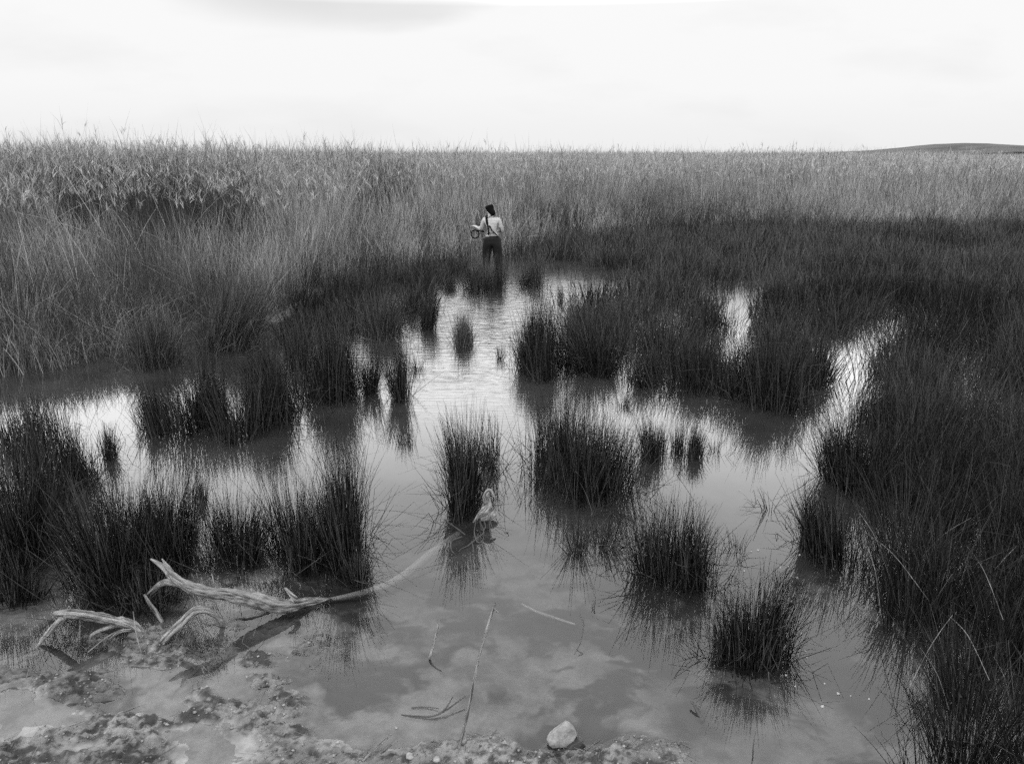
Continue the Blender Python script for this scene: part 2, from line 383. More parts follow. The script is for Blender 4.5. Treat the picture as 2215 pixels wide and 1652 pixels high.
# --- (u, v) of the foot, width and depth of the foot in the picture, height in m, stems
clump(1240, 1035, 215, 95, .74, 1500, 'broad dark rush clump standing alone in open water at the centre, the widest there', sub=12)
clump(1008, 1085, 75, 75, .72, 520, 'tall narrow rush clump just behind the pale driftwood root', sub=6)
clump(1072, 1010, 60, 40, .52, 110, 'thin see-through tuft of rushes between the broad centre clump and the narrow one', lean=.25, bent=.25)
clump(1413, 982, 50, 32, .42, 260, 'small upright rush clump, left one of a pair right of the broad centre clump', sub=4)
clump(1487, 978, 54, 32, .42, 280, 'small upright rush clump, right one of a pair right of the broad centre clump', sub=4)
clump(1545, 975, 26, 14, .16, 24, 'few short crossed stems beside the right small clump of the pair', lean=.5, bent=.3, sub=2)
clump(1455, 1235, 160, 80, .56, 620, 'ragged bristly rush clump in front of the small pair, with stems falling to its sides', lean=.20, bent=.25)
clump(1247, 1192, 30, 16, .38, 60, 'sparse fan of rush stems splaying from one foot, left of the ragged bristly clump', lean=.40, bent=.10, sub=2, tilt=(.1, 0))
clump(1305, 1185, 70, 20, .34, 60, 'sparse arching rush stems bending right towards the ragged bristly clump', lean=.4, bent=.5, tilt=(.35, 0), sub=3)
clump(1625, 1412, 140, 62, .56, 620, 'compact dark rush clump nearest the camera in open water at the right', lean=.13, bent=.16, sub=8)
clump(1545, 1425, 34, 12, .22, 22, 'few stems splaying low left of the nearest compact clump', lean=.6, bent=.2, sub=2)
clump(1790, 1200, 95, 65, .48, 460, 'spiky rush clump jutting left from the right-hand rush bed', lean=.18, sub=6)
clump(1738, 1190, 14, 26, .40, 14, 'three or four stout stems standing left of the spiky jutting clump', lean=.08, bent=0, sub=1, width=.009)
clump(1595, 1190, 60, 10, .16, 34, 'low crossed rush stems lying on the water right of the ragged bristly clump', lean=.8, bent=.3, sub=3)
clump(1665, 1105, 60, 12, .30, 16, 'lone looping stems in the open water right of centre', lean=.6, bent=.8, sub=2)
clump(740, 1200, 90, 75, .86, 620, 'tallest rush clump of the row behind the large driftwood log', sub=6)
clump(640, 1205, 125, 66, .56, 520, 'middle rush clump of the row behind the large driftwood log', lean=.2, bent=.2, sub=6)
clump(525, 1195, 115, 62, .50, 400, 'low rush clump around the curled bit of driftwood', lean=.2, bent=.2, sub=6)
clump(778, 1262, 44, 20, .26, 110, 'short spiky tuft of rushes in front of the tallest clump behind the log', lean=.28, bent=.05, sub=2)
clump(365, 1205, 110, 90, .74, 760, 'dense dark rush clump with upright stems above the forked end of the log', sub=8)
clump(240, 1245, 150, 120, .70, 900, 'messy rush clump with stems fanning left, behind the bleached forked branch', lean=.24, bent=.18, tilt=(-.1, 0), sub=9)
clump(330, 1300, 110, 45, .26, 300, 'low tangled rushes at the foot of the messy fanning clump', lean=.4, bent=.4, sub=6)
clump(438, 1085, 30, 22, .22, 60, 'small tuft of rushes between the dense dark clump and the row behind the log', lean=.2, sub=2)
clump(50, 1190, 150, 160, .85, 1100, 'big rush clump cut by the left edge of the picture', lean=.22, bent=.15, sub=10)
clump(40, 1290, 100, 36, .28, 220, 'short rushes in front of the big clump at the left edge', lean=.25, bent=.1, sub=4)
clump(115, 1065, 90, 60, .75, 500, 'dark rush clump behind the big one at the left edge', sub=5)
clump(30, 960, 120, 70, .60, 460, 'rush clump at the left edge below the reed bed', sub=5)
clump(235, 990, 40, 22, .32, 130, 'small rush tuft alone in the pool at the left', sub=3)
clump(195, 1040, 60, 24, .40, 120, 'thin rush tuft in front of the small one in the left pool', lean=.25, sub=3)
clump(350, 925, 84, 50, .56, 520, 'leftmost rush clump of the mid-left row, leaning left', tilt=(-.12, 0), sub=5)
clump(430, 918, 86, 56, .72, 600, 'second rush clump from the left in the mid-left row', sub=5)
clump(520, 930, 88, 56, .70, 680, 'third rush clump from the left in the mid-left row, reaching nearest', sub=5)
clump(608, 900, 80, 60, .74, 600, 'fourth rush clump from the left in the mid-left row', sub=5)
clump(706, 855, 118, 50, .88, 1300, 'tall solid rush clump at the right end of the mid-left row', sub=8)
clump(570, 820, 90, 34, .5, 520, 'rush clump behind the third and fourth clumps of the mid-left row', sub=6)
clump(655, 790, 60, 26, .62, 340, 'rush clump behind the tall solid one, touching the low rush bed', sub=5)
clump(866, 860, 44, 26, .74, 300, 'narrow pillar of rushes alone in the rippled channel', sub=3, lean=.09)
clump(806, 848, 44, 22, .60, 230, 'loose rush clump between the tall solid one and the narrow pillar', sub=3)
clump(875, 958, 64, 10, .16, 34, 'row of short stubby stems poking from the water left of centre', lean=.12, bent=.05, sub=3)
clump(1085, 775, 30, 10, .20, 40, 'tiny tuft of stems in the rippled channel', lean=.3, sub=2)
clump(1168, 795, 84, 50, .98, 1100, 'tall dark rush clump on the right side of the rippled channel', sub=6)
clump(925, 712, 50, 20, .75, 240, 'dark rush clump in the channel beside the pale grass tussock', sub=3)
clump(1046, 624, 78, 30, .70, 560, 'rush clump in the water in front of the wading person', sub=4)
clump(1155, 618, 70, 16, .60, 360, 'rush clump right behind the wading person on the right of the channel', sub=4)
clump(975, 628, 40, 10, .35, 130, 'low rush clump left of the clump in front of the person', sub=3)
clump(1215, 650, 22, 16, .30, 60, 'small tuft in the bright water right of the channel', sub=2)
clump(1680, 882, 130, 46, .78, 1000, 'solid dark rush clump jutting lowest from the middle rush bed into the bright pool', sub=9)
clump(1592, 862, 100, 40, .66, 620, 'rush clump at the bed front, just left of the solid one jutting lowest', sub=6)
clump(1752, 832, 60, 30, .72, 380, 'rush clump at the bed front, right of the solid one, by the bright gap', sub=4)
clump(1492, 836, 110, 36, .58, 560, 'rush clump at the middle bed front, above the right clump of the small pair', sub=6)
clump(1395, 826, 84, 30, .52, 360, 'ragged rush clump at the bed front, above the left clump of the small pair', lean=.2, sub=5)
clump(1292, 806, 90, 28, .46, 320, 'ragged low rush clump at the bed front, above the broad centre clump', lean=.22, bent=.2, sub=5)
clump(1268, 735, 70, 30, .56, 340, 'rush clump at the middle bed corner, right of the tall dark clump by the channel', sub=5)
clump(1345, 878, 44, 10, .20, 50, 'low sparse tuft in the bright water between the bed front and the small pair', lean=.35, bent=.25, sub=2)
clump(1900, 925, 90, 36, .62, 460, 'rush clump at the corner of the right bed where the bright gap ends', sub=5)
clump(1850, 1050, 90, 60, .60, 520, 'rush clump leaning out of the right bed towards the pool, above the spiky jutting one', lean=.2, tilt=(-.15, 0), sub=6)
clump(1690, 1260, 30, 8, .14, 24, 'few low stems afloat right of the ragged bristly clump', lean=.9, bent=.3, sub=2)
clump(905, 800, 30, 8, .26, 50, 'small loose tuft between the narrow pillar and the rippled channel', lean=.3, bent=.2, sub=2)
GR = 'pale grass tussocks at the water edge'
def tussock(*a, **k): return clump(*a, mat=M_GRASS, name='grass_tussock', cat='grass tussock', group=GR, width=.006, **k)
tussock(1000, 742, 42, 20, .50, 340, 'rounded pale grass tussock mirrored in the rippled channel', lean=.25, bent=.05, tone=(.3, 1))
tussock(815, 725, 95, 24, .75, 700, 'pale grass tussock in front of the dark rushes left of the channel', lean=.25, tone=(.2, .9))
tussock(340, 785, 100, 30, .75, 700, 'upright grass tussock at the edge of the left reed bed', lean=.3, bent=.2, tone=(.2, .9))
tussock(500, 742, 110, 34, 1.15, 1100, 'large windswept grass tussock with stems bent over to the right', lean=.3, bent=.25, tone=(.3, 1), tilt=(.42, 0))
tussock(1048, 597, 40, 10, .62, 200, 'thin pale grass tuft beside the legs of the person', lean=.25, tone=(.5, 1.2))

# --- rush beds too dense to count
def scatter(poly, dens, noise_amp=.0, dmin=0, dmax=1e9, clumpy=.5, seed=0, xr=None):
    P = np.array([at(u, v)[:2] for u, v in poly]); lo, hi = P.min(0), P.max(0); hi[1] = min(hi[1], dmax); lo[1] = max(lo[1], dmin)
    if hi[1] <= lo[1]: return np.zeros(0), np.zeros(0)
    k = int((hi-lo).prod()*dens); x = rng.uniform(lo[0], hi[0], k); y = rng.uniform(lo[1], hi[1], k)
    u, v = project(x+.22*(fbm(x*2.2, y*2.2, 2, 5+seed)-.5)*2, y+.4*(fbm(x*2, y*1.6, 2, 9+seed)-.5)*2)
    ok = inpoly(u, v, poly)&(u > -330)&(u < 2540)
    ok &= fbm(x*3.1, y*2.2, 2, 15+seed) > clumpy*rng.random(k)+.02
    return x[ok], y[ok]
def tussocks(poly, per_m2, blades, hmin, hmax, dmin=0, dmax=1e9, rad=(.14, .34), lean=.26, hole=None, tonef=None, width=.005, sd=3, n=4, acc=None, pale=.03, gap=.0):
    tx, ty = scatter(poly, per_m2, dmin=dmin, dmax=dmax, clumpy=gap)
    u, v = project(tx, ty)
    if hole is not None: k_ = ~hole(u, v); tx, ty, u, v = tx[k_], ty[k_], u[k_], v[k_]
    m = len(tx); R = U(rad[0], rad[1], m); H = U(hmin, hmax, m)*(.75+.6*fbm(tx*.8, ty*.7, 2, 77)); TN = np.clip(.5+1.6*(fbm(tx*.7, ty*.5, 3, 88)-.5)+rng.normal(0, .16, m), .08, 1.3)
    if tonef is not None: TN = TN*tonef(tx, ty)
    if hole is not None: H = H*(1-.55*np.exp(-((u-1605)/70)**2-((v-745)/50)**2))
    TD = U(0, 6.283, m); TL = np.abs(rng.normal(0, .12, m))
    pk = rng.integers(0, m, m*blades); k = len(pk); an = U(0, 6.283, k); rr = np.sqrt(U(0, 1, k))
    x = tx[pk]+np.cos(an)*rr*R[pk]*1.2; y = ty[pk]+np.sin(an)*rr*R[pk]
    Ln = H[pk]*(1-.3*rr**2)*U(.5, 1.12, k)+.05; th = np.abs(rng.normal(0, lean*.6, k))+rr*lean
    kink = np.where(rng.random(k) < .10, U(.4, 1.7, k), 0)
    P = paths(np.stack([x, y, np.full(k, -.05)], 1), Ln, an+rng.normal(0, .6, k), th, rng.normal(.08, .28, k), n, kink, .6)
    dz = P[:, :, 2:3]+.05; P[:, :, 0:1] += dz*(np.cos(TD)*TL)[pk][:, None, None]; P[:, :, 1:2] += dz*(np.sin(TD)*TL)[pk][:, None, None]
    tt = TN[pk]*(.08+1.7*rng.random(k)**2.6); tt = np.where(rng.random(k) < pale, U(1.2, 2.6, k), tt)
    acc.add(skin(P, width*U(.7, 1.3, k), sd, .25, tt))
MIDBED = [(1108, 560), (1240, 575), (1330, 578), (1370, 598), (1265, 640), (1232, 690), (1240, 760), (1232, 800), (1300, 800), (1395, 800), (1440, 835), (1520, 838),
          (1570, 850), (1600, 880), (1660, 892), (1725, 872), (1762, 820), (1790, 770), (1850, 728), (1885, 690), (1905, 690), (1925, 760), (1905, 830), (1935, 900),
          (1990, 965), (2600, 965), (2900, 560), (2600, 490), (1400, 495), (1200, 530), (1108, 545)]
acc = Acc()
def hole(u, v):
    h = (((u-1612)/46)**2+((v-672)/66)**2 < 1)|(((u-1565)/24)**2+((v-650)/44)**2 < 1)|(((u-1385)/14)**2+((v-610)/20)**2 < 1)
    return h|((np.abs(u-1225) < 14)&(v > 585)&(v < 640))
for (d0, d1, tm, bl, wd, sd_, n_) in ((5, 9, 9, 95, .0052, 3, 4), (9, 13, 8, 75, .0070, 3, 4), (13, 18, 6, 62, .0100, 2, 3), (18, 24, 4.5, 52, .0140, 2, 3), (24, 31, 3.6, 46, .018, 2, 3)):
    tussocks(MIDBED, tm, bl, .42, .72, d0, d1, rad=(.14, .36) if d0 < 13 else (.2, .5), hole=hole, tonef=lambda x, y: .85+.07*y, width=wd, sd=sd_, n=n_, acc=acc, gap=.35)
tag(acc.obj('rush_bed', M_RUSH), 'dense dark rush bed covering the middle and right beyond the pools', 'rushes', kind='stuff')
RIGHTBED = [(1905, 905), (1960, 985), (1900, 1010), (1850, 1030), (1828, 1075), (1850, 1120), (1850, 1190), (1905, 1230), (1960, 1300), (1925, 1360), (1905, 1400), (1925, 1450), (1960, 1480),
            (1970, 1530), (2030, 1560), (2060, 1610), (2040, 1680), (2080, 1900), (2900, 1900), (2900, 940), (2100, 940)]
acc = Acc()
tussocks(RIGHTBED, 19, 105, .40, .78, rad=(.07, .21), lean=.24, width=.0046, n=5, acc=acc, gap=.58, pale=.03, tonef=lambda x, y: .72+0*x)
tag(acc.obj('rush_bed', M_RUSH), 'tangled near rush bed filling the lower right corner', 'rushes', kind='stuff')
LEFTBED = [(618, 655), (700, 620), (840, 598), (1000, 575), (1030, 590), (985, 612), (940, 640), (925, 680), (880, 700), (855, 722), (770, 735), (640, 745), (625, 700)]
acc = Acc()
tussocks(LEFTBED, 8, 60, .32, .62, rad=(.14, .32), width=.009, sd=2, acc=acc, gap=.4, tonef=lambda x, y: 1.1+0*x)
tag(acc.obj('rush_bed', M_RUSH), 'low dark rush bed between the left reeds and the rippled channel', 'rushes', kind='stuff')

# --- reed beds
def reeds(x, y, h, acc, accp, sx=1.0, leaves=5, plume=6, tone=None, nst=3, z0=0.0):
    k = len(x)
    if k == 0: return
    if tone is None: tone = np.full(k, .5)
    az = fbm(x*.5, y*.5, 2, 301)*9+rng.normal(0, .8, k); lean = np.abs(rng.normal(.02, .12, k))+.18*fbm(x*.6+5, y*.6, 2, 303)
    P = paths(np.stack([x, y, np.full(k, z0)], 1), h, az, lean, rng.normal(.10, .12, k), nst)
    acc.add(skin(P, .008*sx*U(.7, 1.3, k), 2, .4, tone*(.4+2.0*rng.random(k)**2)))
    for j in range(leaves):
        s = U(.22, .97, k)*nst; i0 = np.minimum(s.astype(int), nst-1); f = (s-i0)[:, None]
        b = P[np.arange(k), i0]*(1-f)+P[np.arange(k), i0+1]*f
        PL = paths(b, U(.3, .75, k)*np.clip(h/2, .5, 1.2), U(0, 6.283, k), U(.05, .42, k), U(.0, .8, k)*(rng.random(k)), 2)
        acc.add(skin(PL, .0065*sx*U(.5, 1.4, k), 2, .05, tone*(.15+1.6*rng.random(k)**1.5)))
    if plume:
        sel = (rng.random(k) < .6)&(h > 1.75+.25*rng.random(k)); b = P[sel, -1]; kk = len(b); pa = U(0, 6.283, kk)
        for j in range(plume):
            bb = b-np.array([0, 0, .1])*rng.random((kk, 1))
            PL = paths(bb, U(.10, .22, kk), pa+rng.normal(0, .6, kk), U(.1, .7, kk), U(.2, 1.0, kk), 2)
            accp.add(skin(PL, .0085*sx*U(.6, 1.3, kk), 2, .3, U(.25, 1.1, kk)))
M_PLUME = blade_mat('reed plumes', .08, .42, .9, .05, .2)
def reed_field(d0, d1, dens, sx, leaves, plume, hfun, acc, accp, nst=3):
    xm = 1.0*d1
    k = int((2*xm)*(d1-d0)*dens); x = U(-xm, xm, k); y = U(d0, d1, k)
    u, v = project(x, y); back = y-y_front(x)-.5*(fbm(x*1.2, y*1.2, 2, 201)-.5)
    ok = (back > 0)&(u > -360)&(u < 2560); x, y, back, u = x[ok], y[ok], back[ok], u[ok]
    ok = fbm(x*1.3, y*1.3, 3, 211) > .25+.25*rng.random(len(x)); x, y, back, u = x[ok], y[ok], back[ok], u[ok]
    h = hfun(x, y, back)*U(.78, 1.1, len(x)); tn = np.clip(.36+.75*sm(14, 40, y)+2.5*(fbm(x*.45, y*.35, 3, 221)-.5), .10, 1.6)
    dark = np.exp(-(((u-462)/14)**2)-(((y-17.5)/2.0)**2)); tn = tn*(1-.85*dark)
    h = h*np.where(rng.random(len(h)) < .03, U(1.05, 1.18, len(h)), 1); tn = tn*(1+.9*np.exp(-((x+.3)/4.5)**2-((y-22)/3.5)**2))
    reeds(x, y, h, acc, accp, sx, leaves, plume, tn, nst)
def hfun(x, y, b):
    left = sm(1.0, -6, x)
    top = 2.48+.20*left*sm(36, 20, y)-.35*sm(.42, .75, x/y)
    reach = 5.5+4.0*sm(-1, -4, x)
    return .42+(top-.42)*np.clip((b+.2)/reach, 0, 1)**.95+.55*(fbm(x*.5, y*.4, 3, 231)-.5)*np.clip(b/3, .3, 1)
ra, rp = Acc(), Acc()
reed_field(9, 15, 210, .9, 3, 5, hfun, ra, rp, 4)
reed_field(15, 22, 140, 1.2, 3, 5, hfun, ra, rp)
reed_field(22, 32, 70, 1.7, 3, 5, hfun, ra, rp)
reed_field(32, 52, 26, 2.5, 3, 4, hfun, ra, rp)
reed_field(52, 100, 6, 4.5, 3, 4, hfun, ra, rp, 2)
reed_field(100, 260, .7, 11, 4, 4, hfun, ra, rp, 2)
# undergrowth of bent pale grass along the near edge of the reeds
def undergrowth(d0, d1, dens, wd, hm, reach):
    k = int(2*d1*(d1-d0)*dens); x = U(-d1, d1, k); y = U(d0, d1, k); b = y-y_front(x)-.7*(fbm(x*1.5, y*1.5, 2, 241)-.5)
    u, v = project(x, y); ok = (b > -.2)&(b < reach)&(u > -340)&(u < 2540)&(fbm(x*1.7, y*1.5, 2, 251) > .3+.2*rng.random(k)); x, y, b = x[ok], y[ok], b[ok]; k = len(x)
    az = U(0, 6.283, k)
    P = paths(np.stack([x, y, np.full(k, 0.)], 1), hm*U(.5, 1.25, k)*(.6+.4*sm(0, 2.0, b)), az, np.abs(rng.normal(.1, .22, k)), U(.0, 1.3, k), 4, np.where(rng.random(k) < .12, U(.5, 1.6, k), 0), .5)
    tn = np.clip(.36+1.4*(fbm(x*.6, y*.5, 3, 261)-.5), .06, 1)*(.1+2.2*rng.random(k)**2)
    ra.add(skin(P, wd*U(.6, 1.4, k), 2, .1, tn))
undergrowth(9, 15, 700, .0058, .92, 6.5)
undergrowth(15, 20, 330, .009, 1.2, 5)
undergrowth(20, 30, 140, .016, 1.35, 6)
k = 750; x = U(-16, 5, k); y = U(9.5, 20, k); b = y-y_front(x); ok = (b > .1)&(b < 8); x, y, b = x[ok], y[ok], b[ok]; k = len(x)
P = paths(np.stack([x, y, .2*b], 1), U(.8, 1.9, k), fbm(x*.5, y*.5, 2, 401)*8+rng.normal(0, 1, k), U(.1, 1.15, k), U(-.1, .5, k), 4)
ra.add(skin(P, U(.005, .009, k), 2, .3, U(.6, 1.2, k)))
LEFTGRASS = [(-400, 770), (60, 765), (230, 735), (330, 730), (380, 660), (440, 660), (560, 690), (620, 620), (800, 570), (960, 545), (1090, 535), (1090, 480), (600, 520), (-400, 600)]
tussocks(LEFTGRASS, 3.2, 120, .75, 1.35, rad=(.14, .34), lean=.34, width=.0065, sd=2, n=4, acc=ra, gap=.3, pale=.12, tonef=lambda x, y: 2.3+0*x)
rb = ra.obj('reed_bed', M_REED); tag(rb, 'tall dry reed bed with feathery tops stretching to the horizon', 'reeds', kind='stuff')
tag(rp.obj('plume', M_PLUME, rb), kind='stuff')

# ------------------------------------------------------------------ driftwood, sticks, roots
def catmull(P, n):
    P = np.asarray(P, float); Q_ = []
    for i in range(len(P)-1):
        p0, p1, p2, p3 = P[max(i-1, 0)], P[i], P[i+1], P[min(i+2, len(P)-1)]
        for t in np.linspace(0, 1, n, endpoint=False):
            Q_.append(.5*((2*p1)+(-p0+p2)*t+(2*p0-5*p1+4*p2-p3)*t*t+(-p0+3*p1-3*p2+p3)*t**3))
    Q_.append(P[-1]); return np.array(Q_)
class Tube:
    def __init__(s): s.V = []; s.Q = []; s.T = []; s.G = []; s.n = 0
    def add(s, pts, rad, sub=8, sides=14, rough=.12, seed=1, flat=1.0, jag=0.0):
        R4 = catmull([list(p)+[r] for p, r in zip(pts, rad)], sub); P, r = R4[:, :3], np.abs(R4[:, 3])+1e-4
        m = len(P); T = np.gradient(P, axis=0); T /= np.linalg.norm(T, axis=1)[:, None]+1e-9
        up = np.array([0, 0, 1.]); A = np.cross(T, up); bad = np.linalg.norm(A, axis=1) < .2
        A[bad] = np.cross(T[bad], [1., 0, 0]); A /= np.linalg.norm(A, axis=1)[:, None]; B = np.cross(A, T)
        for i in range(1, m):
            if np.dot(A[i], A[i-1]) < 0: A[i] *= -1; B[i] *= -1
        th = np.arange(sides)/sides*2*math.pi; s_ = np.cumsum(np.r_[0, np.linalg.norm(np.diff(P, axis=0), axis=1)])
        tt, ss = np.meshgrid(th, s_); tw = tt+ss*2.0
        n1 = .5-np.abs(2*fbm(np.cos(tw)*3.6+seed*7+3, np.sin(tw)*3.6+ss*2.5, 4, seed, .6)-1)*1.6      # long ridges, twisting round
        n2 = fbm(np.cos(tt)*4+ss*14+seed*3, np.sin(tt)*4+ss*9, 3, seed+9)-.5
        rr = r[:, None]*(1+rough*(1.1*(n1-.2)+1.6*n2))
        V = P[:, None]+rr[..., None]*(np.cos(tt)[..., None]*A[:, None]+flat*np.sin(tt)[..., None]*B[:, None])
        if jag: V[-1] += T[-1]*(rng.normal(0, jag, sides))[:, None]
        b = (np.arange(m-1)[:, None]*sides+np.arange(sides)[None, :]); c = (np.arange(m-1)[:, None]*sides+(np.arange(sides)+1)[None, :] % sides)
        s.Q.append(np.stack([b, c, c+sides, b+sides], -1).reshape(-1, 4)+s.n)
        V = V.reshape(-1, 3); caps = np.array([P[0], P[-1]+T[-1]*r[-1]*.3]); i = np.arange(sides); j = (i+1) % sides; e0 = (m-1)*sides; cc = m*sides
        s.T.append(np.concatenate([np.stack([j, i, 0*i+cc], 1), np.stack([e0+i, e0+j, 0*i+cc+1], 1)])+s.n)
        s.V += [V, caps]; s.G.append(np.stack([np.r_[q_.ravel(), .4, .4] for q_ in (.5+.8*(n1-.2), ss*1.6+seed, np.cos(tw)*1.1, np.sin(tw)*1.1)])); s.n += len(V)+2
        return s
    def obj(s, name, mat, parent=None, origin=None):
        V = np.concatenate(s.V)
        if origin is not None: V = V-np.asarray(origin)
        G = np.concatenate(s.G, 1)
        o = mesh_obj(name, V, np.concatenate(s.Q), mat, parent, attrs={'grain': G[0], 'tone': G[0], 'ga': G[1], 'gb': G[2], 'gc': G[3]}, smooth=True, T=np.concatenate(s.T))
        if origin is not None and parent is None: o.location = origin
        return o
def thing(name, label, cat, org, group=None):
    o = empty(name, org); tag(o, label, cat, group); return o
W = at
# large log: rises out of the water towards the left and the camera; its trunk runs on under water
org = W(600, 1330); tl = thing('driftwood_log', 'large forked driftwood log rising from the water, its pale trunk running on underwater', 'driftwood log', org, 'driftwood in the shallows')
T = Tube(); T.add([W(715, 1296, -.012), W(665, 1303, .02), W(610, 1312, .055), W(560, 1300, .11), W(500, 1287, .18), W(440, 1279, .25), W(395, 1262, .30), W(365, 1240, .35)],
      [.010, .026, .038, .043, .036, .031, .027, .020], rough=.38, seed=3, sides=36, sub=16)
T.obj('trunk', M_WOOD, tl, org)
T = Tube(); T.add([W(375, 1249, .33), W(355, 1228, .37), W(340, 1217, .40), W(327, 1209, .42)], [.022, .017, .012, .006], seed=5, sides=10, jag=.004)
T.add([W(372, 1240, .34), W(362, 1225, .39), W(350, 1208, .44)], [.016, .012, .003], seed=6, sides=10)
T.obj('forked_end', M_WOODP, tl, org)
T = Tube(); T.add([W(395, 1262, .29), W(360, 1258, .27), W(335, 1270, .22), W(318, 1285, .18)], [.022, .02, .012, .004], seed=7, sides=10, rough=.25)
T.add([W(352, 1260, .26), W(338, 1275, .20), W(325, 1287, .17)], [.012, .009, .003], seed=8, sides=8)
T.obj('split_branch', M_WOOD, tl, org)
T = Tube(); T.add([W(632, 1300, .06), W(640, 1296, .09), W(628, 1284, .13), W(617, 1271, .16)], [.022, .016, .012, .008], seed=9, sides=10, rough=.2, jag=.003)
T.obj('branch_stub', M_WOODP, tl, org)
T = Tube(); T.add([W(455, 1275, .25), W(462, 1262, .28), W(458, 1240, .33)], [.006, .005, .002], seed=10, sides=6); T.obj('twig', M_STICK, tl, org)
T = Tube(); T.add([W(690, 1300, -.02), W(760, 1288, -.032), W(830, 1268, -.046), W(880, 1240, -.055), W(935, 1196, -.060), W(992, 1155, -.058)], [.008, .020, .025, .030, .033, .026], seed=11, rough=.05)
T.obj('sunken_trunk', M_WOODS, tl, org)
# bleached branch at the left
org = W(200, 1400); tl = thing('driftwood_branch', 'bleached driftwood branch with three prongs propped on the mud at the left', 'driftwood branch', org, 'driftwood in the shallows')
T = Tube(); T.add([W(312, 1372, -.02), W(285, 1352, .04), W(240, 1340, .10), W(190, 1331, .15), (W(140, 1326, .19)), W(116, 1326, .20)], [.018, .026, .026, .024, .022, .010], seed=13, rough=.32, sides=28, sub=14, jag=.004)
T.obj('stem', M_WOODP, tl, org)
for i, (pp, rr_) in enumerate((([W(148, 1328, .18), W(120, 1352, .10), W(96, 1378, .035), W(82, 1396, .0)], [.018, .018, .013, .007]),
                ([W(262, 1348, .07), W(225, 1360, .05), W(200, 1372, .03), W(194, 1382, .01)], [.014, .012, .010, .005]),
                ([W(285, 1362, .035), W(258, 1366, .03), W(236, 1384, .005)], [.010, .009, .004]))):
    T = Tube(); T.add(pp, rr_, seed=14+i, rough=.2, sides=20, sub=12); T.obj('prong', M_WOODP, tl, org)
# arched branch
org = W(420, 1380); T = Tube(); T.add([W(345, 1398, -.01), W(362, 1378, .03), W(395, 1345, .10), W(420, 1322, .15), W(440, 1318, .155), W(462, 1327, .11), W(478, 1345, .03), W(482, 1354, -.02)],
      [.020, .024, .024, .024, .022, .018, .014, .012], seed=19, rough=.24, sides=24, sub=12)
tag(T.obj('driftwood_branch', M_WOODP, origin=org), 'arched pale driftwood branch bowing into the water between the log and the three-pronged branch', 'driftwood branch', 'driftwood in the shallows')
org = W(540, 1330); T = Tube(); T.add([W(492, 1342, -.01), W(530, 1336, .004), W(565, 1326, .006), W(592, 1316, .01)], [.008, .010, .010, .006], seed=21, sides=8)
tag(T.obj('driftwood_branch', M_WOOD, origin=org), 'thin half-sunken branch lying between the arched branch and the big log', 'driftwood branch', 'driftwood in the shallows')
org = W(340, 1330); T = Tube(); T.add([W(312, 1285, .14), W(322, 1302, .10), W(336, 1322, .05), W(350, 1344, .0), W(352, 1352, -.03)], [.006, .010, .012, .011, .008], seed=22, sides=10, rough=.16)
tag(T.obj('driftwood_branch', M_WOOD, origin=org), 'short leaning driftwood stub above the gap between the two pale branches', 'driftwood branch', 'driftwood in the shallows')
org = W(550, 1175); T = Tube(); T.add([W(532, 1176, .02), W(540, 1166, .05), W(554, 1162, .065), W(570, 1166, .05)], [.006, .013, .014, .005], seed=23, sides=10, flat=.7)
tag(T.obj('driftwood_piece', M_WOODP, origin=org), 'small curled pale bit of wood caught in the rushes behind the log', 'driftwood', 'driftwood in the shallows')
# bleached root standing in the water
org = W(1045, 1125); tl = thing('driftwood_root', 'bleached gnarled root standing in the water below the tall narrow rush clump, trailing dark rootlets', 'driftwood root', org, 'driftwood in the shallows')
T = Tube(); T.add([W(1022, 1132, -.01), W(1034, 1117, .035), W(1047, 1105, .08), W(1054, 1090, .13), W(1052, 1074, .18), W(1056, 1064, .21)], [.005, .015, .034, .029, .021, .014], seed=25, rough=.42, sides=32, sub=14)
T.obj('root_body', M_WOODP, tl, org)
T = Tube(); T.add([W(1043, 1078, .17), W(1049, 1066, .205), W(1058, 1060, .22), W(1066, 1066, .20), W(1071, 1078, .17)], [.004, .010, .013, .010, .004], seed=26, sides=12, rough=.35)
T.obj('root_crown', M_WOODP, tl, org)
T = Tube(); T.add([W(1040, 1124, .02), W(1056, 1118, .03), W(1068, 1108, .05), W(1074, 1092, .08)], [.016, .030, .026, .008], seed=27, sides=14, rough=.25)
T.obj('shaded_side', M_STICK, tl, org)  # darker wood paints the shade on the root's lower right
T = Tube()
for i, pts in enumerate(([(1060, 1118, .03), (1064, 1140, .0), (1078, 1160, -.01), (1096, 1152, .0), (1100, 1150, .02)], [(1058, 1120, .02), (1060, 1150, 0), (1068, 1180, -.01)],
        [(1030, 1125, .02), (1026, 1150, .03), (1032, 1172, .01), (1044, 1168, .0), (1048, 1140, .02)], [(1036, 1125, .02), (1046, 1150, .03), (1030, 1165, .02), (1012, 1180, .01), (998, 1186, 0)],
        [(1000, 1160, .02), (978, 1170, .0), (976, 1188, .0), (986, 1198, -.005), (998, 1186, .0)], [(1046, 1122, .02), (1050, 1140, .01), (1042, 1146, .0), (1038, 1130, .02)],
        [(1006, 1156, .03), (985, 1140, .04), (958, 1122, .05)], [(1022, 1170, .0), (1024, 1190, .0), (1028, 1205, -.01)])):
    T.add([W(*p) for p in pts], [.0045]*(len(pts)-1)+[.002], seed=30+i, sides=6, sub=6, rough=.05)
T.obj('rootlets', M_TWIG, tl, org)['kind'] = 'stuff'
